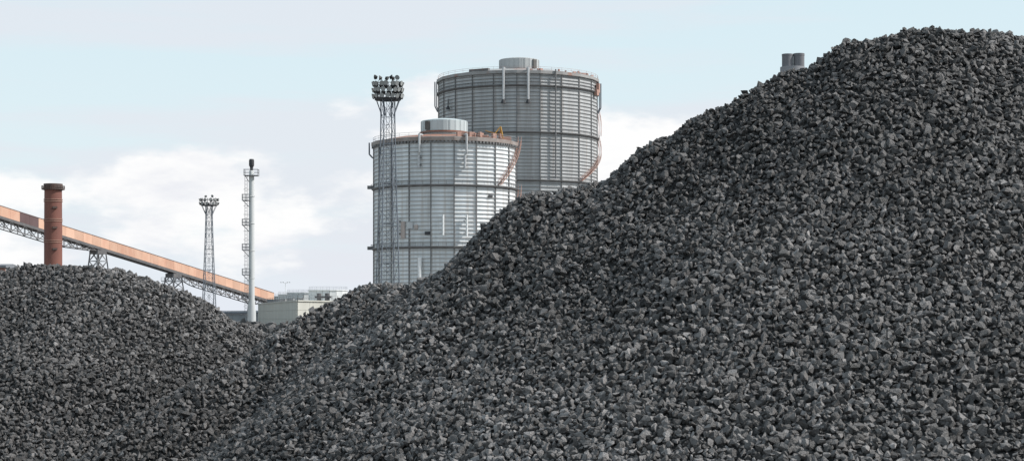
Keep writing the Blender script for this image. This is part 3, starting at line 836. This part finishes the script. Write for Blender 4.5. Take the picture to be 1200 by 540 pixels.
TOPS = 40
SHAPES = [hull_lump(100 + k, rnd.choice((11, 12, 14, 18)), k % 3 == 0) for k in range(TOPS)] + [hull_lump(300 + k, 9) for k in range(10)]
LUMP_ME = []
for k, (V, Fc) in enumerate(SHAPES):
    me = bpy.data.meshes.new('lump'); me.from_pydata(V.tolist(), [], Fc.tolist()); me.materials.append(M['coke'])
    at = me.attributes.new('tone', 'FLOAT', 'POINT'); at.data.foreach_set('value', np.full(len(V), .12 + .34 * ((k * 0.618) % 1.0), dtype=np.float32)); LUMP_ME.append(me)


def rand_rot(n, normal, tilt):
    """random rotations whose short axis leans towards the slope's normal"""
    ax = normal + rng.normal(size=(n, 3)) * tilt; ax /= np.linalg.norm(ax, axis=1)[:, None]
    t = rng.normal(size=(n, 3)); x = t - (t * ax).sum(1)[:, None] * ax; x /= np.linalg.norm(x, axis=1)[:, None]; y = np.cross(ax, x)
    return np.stack([x, y, ax], axis=2)


def heap(name, h, other, box, cell, size, layers, label, individual, back=1.2, group='coal heaps', crestL=None, tone_lift=0.0):
    x0, x1, y0, y1 = box
    # core
    gx, gy = np.arange(x0, x1 + .01, .14 if cell < .09 else .5), np.arange(y0, y1 + .01, .14 if cell < .09 else .5)
    GX, GY = np.meshgrid(gx, gy); GZ = np.maximum(h(GX, GY) - size * .75, -.05)
    nx, ny = len(gx), len(gy); V = np.stack([GX.ravel(), GY.ravel(), GZ.ravel()], 1)
    i, j = np.meshgrid(np.arange(nx - 1), np.arange(ny - 1)); a = (j * nx + i).ravel(); Q = np.stack([a, a + 1, a + nx + 1, a + nx], 1)
    keep = (GZ.ravel()[Q] > -.04).any(1); Q = Q[keep]
    used = np.unique(Q); mp = np.zeros(len(V), int); mp[used] = np.arange(len(used)); V = V[used]; Q = mp[Q]
    me = bpy.data.meshes.new(name); me.from_pydata(V.tolist(), [], Q.tolist()); me.materials.append(M['coke_gap_shade'])
    core = link(name, me); tag(core, label, 'coal heap', group)
    # lumps, layer on layer
    pos, dia, top, und = [], [], [], []
    Cy = crest(crestL)
    for li, (sp, dep, k) in enumerate(layers):
        sp_ = sp * cell
        ax = np.arange(x0, x1, sp_); ay = np.arange(y0, y1, sp_ * .9)
        px, py = np.meshgrid(ax, ay); px = px + (np.arange(len(ay)) % 2)[:, None] * sp_ / 2
        px = (px + rng.uniform(-.42, .42, px.shape) * sp_).ravel(); py = (py + rng.uniform(-.42, .42, py.shape) * sp_).ravel()
        pz = h(px, py)
        # keep what the yard side shows, with a margin, and a strip over the crest
        cy = np.interp(px, *[q[np.argsort(Cy[:, 0])] for q in (Cy[:, 0], Cy[:, 1])])
        u = 600 + F * px / py; v = HY - F * (pz - EYE) / py
        ok = (pz > .02) & (u > -200) & (u < 1400) & (v < 640) & (py < cy + back)
        if other is not None: ok &= pz > other(px, py) - .12
        px, py, pz = px[ok], py[ok], pz[ok]; n = len(px)
        d = size * k * np.exp(rng.normal(size=n) * .31); d *= 1 + .3 * vnoise(px, py, 1.3, 77 + li)
        d = np.clip(d, size * .45, size * 1.75)
        pos.append(np.stack([px, py, pz - dep * size + rng.uniform(-.38, .38, n) * size], 1)); dia.append(d); top.append(np.full(n, li == 0)); und.append(np.full(n, li == 1))
    pos = np.concatenate(pos); dia = np.concatenate(dia); top = np.concatenate(top); under = np.concatenate(und); n = len(pos)
    e = .05; nx_ = -(h(pos[:, 0] + e, pos[:, 1]) - h(pos[:, 0] - e, pos[:, 1])) / (2 * e); ny_ = -(h(pos[:, 0], pos[:, 1] + e) - h(pos[:, 0], pos[:, 1] - e)) / (2 * e)
    nn = np.stack([nx_, ny_, np.ones(n)], 1); nn /= np.linalg.norm(nn, axis=1)[:, None]
    rot = rand_rot(n, nn, .75); shp = np.where(under, rng.integers(TOPS, len(SHAPES), n), rng.integers(0, TOPS, n))
    scl = dia[:, None] * (1 + rng.uniform(-.18, .18, (n, 3)))
    tone = tone_lift + .05 + .48 * rng.random(n) ** 1.25 + (rng.random(n) < .03) * .2 - .12 * vnoise(pos[:, 0], pos[:, 1], .9, 31) - .26 * vnoise(pos[:, 0], pos[:, 2] * 1.7, 2.3, 2185)  # broad tone noise, seeded to paint shade at the foot and darken upper right
    # the lumps that show largest are parts of their own
    u = 600 + F * pos[:, 0] / pos[:, 1]; v = HY - F * (pos[:, 2] - EYE) / pos[:, 1]
    vis = top & (u > 4) & (u < 1196) & (v > 4) & (v < 536)
    facing = (nn * (np.array([0, 0, EYE]) - pos)).sum(1) > 0
    vis &= facing
    if other is not None: vis &= pos[:, 2] > other(pos[:, 0], pos[:, 1]) + .05
    score = np.where(vis, dia / pos[:, 1], 0); pick = np.argsort(-score)[:individual]; single = np.zeros(n, bool); single[pick] = True
    for q in pick:
        o = link('lump', LUMP_ME[shp[q]], core); m4 = np.eye(4); m4[:3, :3] = rot[q] * scl[q][None, :]; m4[:3, 3] = pos[q]; o.matrix_local = Matrix(m4.tolist())
    VV, FF, TT = [], [], []; off = 0
    for s_ in range(len(SHAPES)):
        idx = np.nonzero((shp == s_) & ~single)[0]
        if not len(idx): continue
        V0, F0 = SHAPES[s_]; m = len(V0)
        W = np.einsum('nij,nkj->nki', rot[idx], V0[None] * scl[idx][:, None, :]) + pos[idx][:, None, :]
        VV.append(W.reshape(-1, 3)); FF.append((F0[None] + (np.arange(len(idx)) * m)[:, None, None]).reshape(-1, 3) + off); TT.append(np.repeat(tone[idx], m)); off += m * len(idx)
    VV = np.concatenate(VV).astype(np.float32); FF = np.concatenate(FF).astype(np.int32); TT = np.concatenate(TT).astype(np.float32)
    me = bpy.data.meshes.new('small_lumps'); me.vertices.add(len(VV)); me.vertices.foreach_set('co', VV.ravel()); me.loops.add(FF.size); me.loops.foreach_set('vertex_index', FF.ravel())
    me.polygons.add(len(FF)); me.polygons.foreach_set('loop_start', np.arange(0, FF.size, 3, dtype=np.int32)); me.polygons.foreach_set('use_smooth', np.zeros(len(FF), bool))
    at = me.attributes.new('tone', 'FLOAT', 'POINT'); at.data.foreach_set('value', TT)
    me.update(calc_edges=True); me.materials.append(M['coke'])
    o = link('loose_lumps', me, core); tag(o, kind='stuff')
    print(name, 'lumps', n, 'tris', len(FF))
    return core


LAY = ((1.22, .05, 1.08), (1.15, .95, 1.0), (3.2, -.15, 1.2))
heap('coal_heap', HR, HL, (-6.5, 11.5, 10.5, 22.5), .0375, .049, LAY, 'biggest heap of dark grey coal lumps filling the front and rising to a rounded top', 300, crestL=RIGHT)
heap('coal_heap', HL, HR, (-11.5, -1.0, 16.5, 26), .0345, .0445, LAY, 'lower rounded heap of coal lumps in front of the rusty chimney', 300, crestL=LEFT, tone_lift=.03)  # loose lumps of this heap a little lighter overall
heap('coal_heap', HF, None, (-14, -4, 43, 54), .14, .16, LAY[:2], 'small distant dark coal heap in the gap below the concrete building', 0, crestL=FAR)
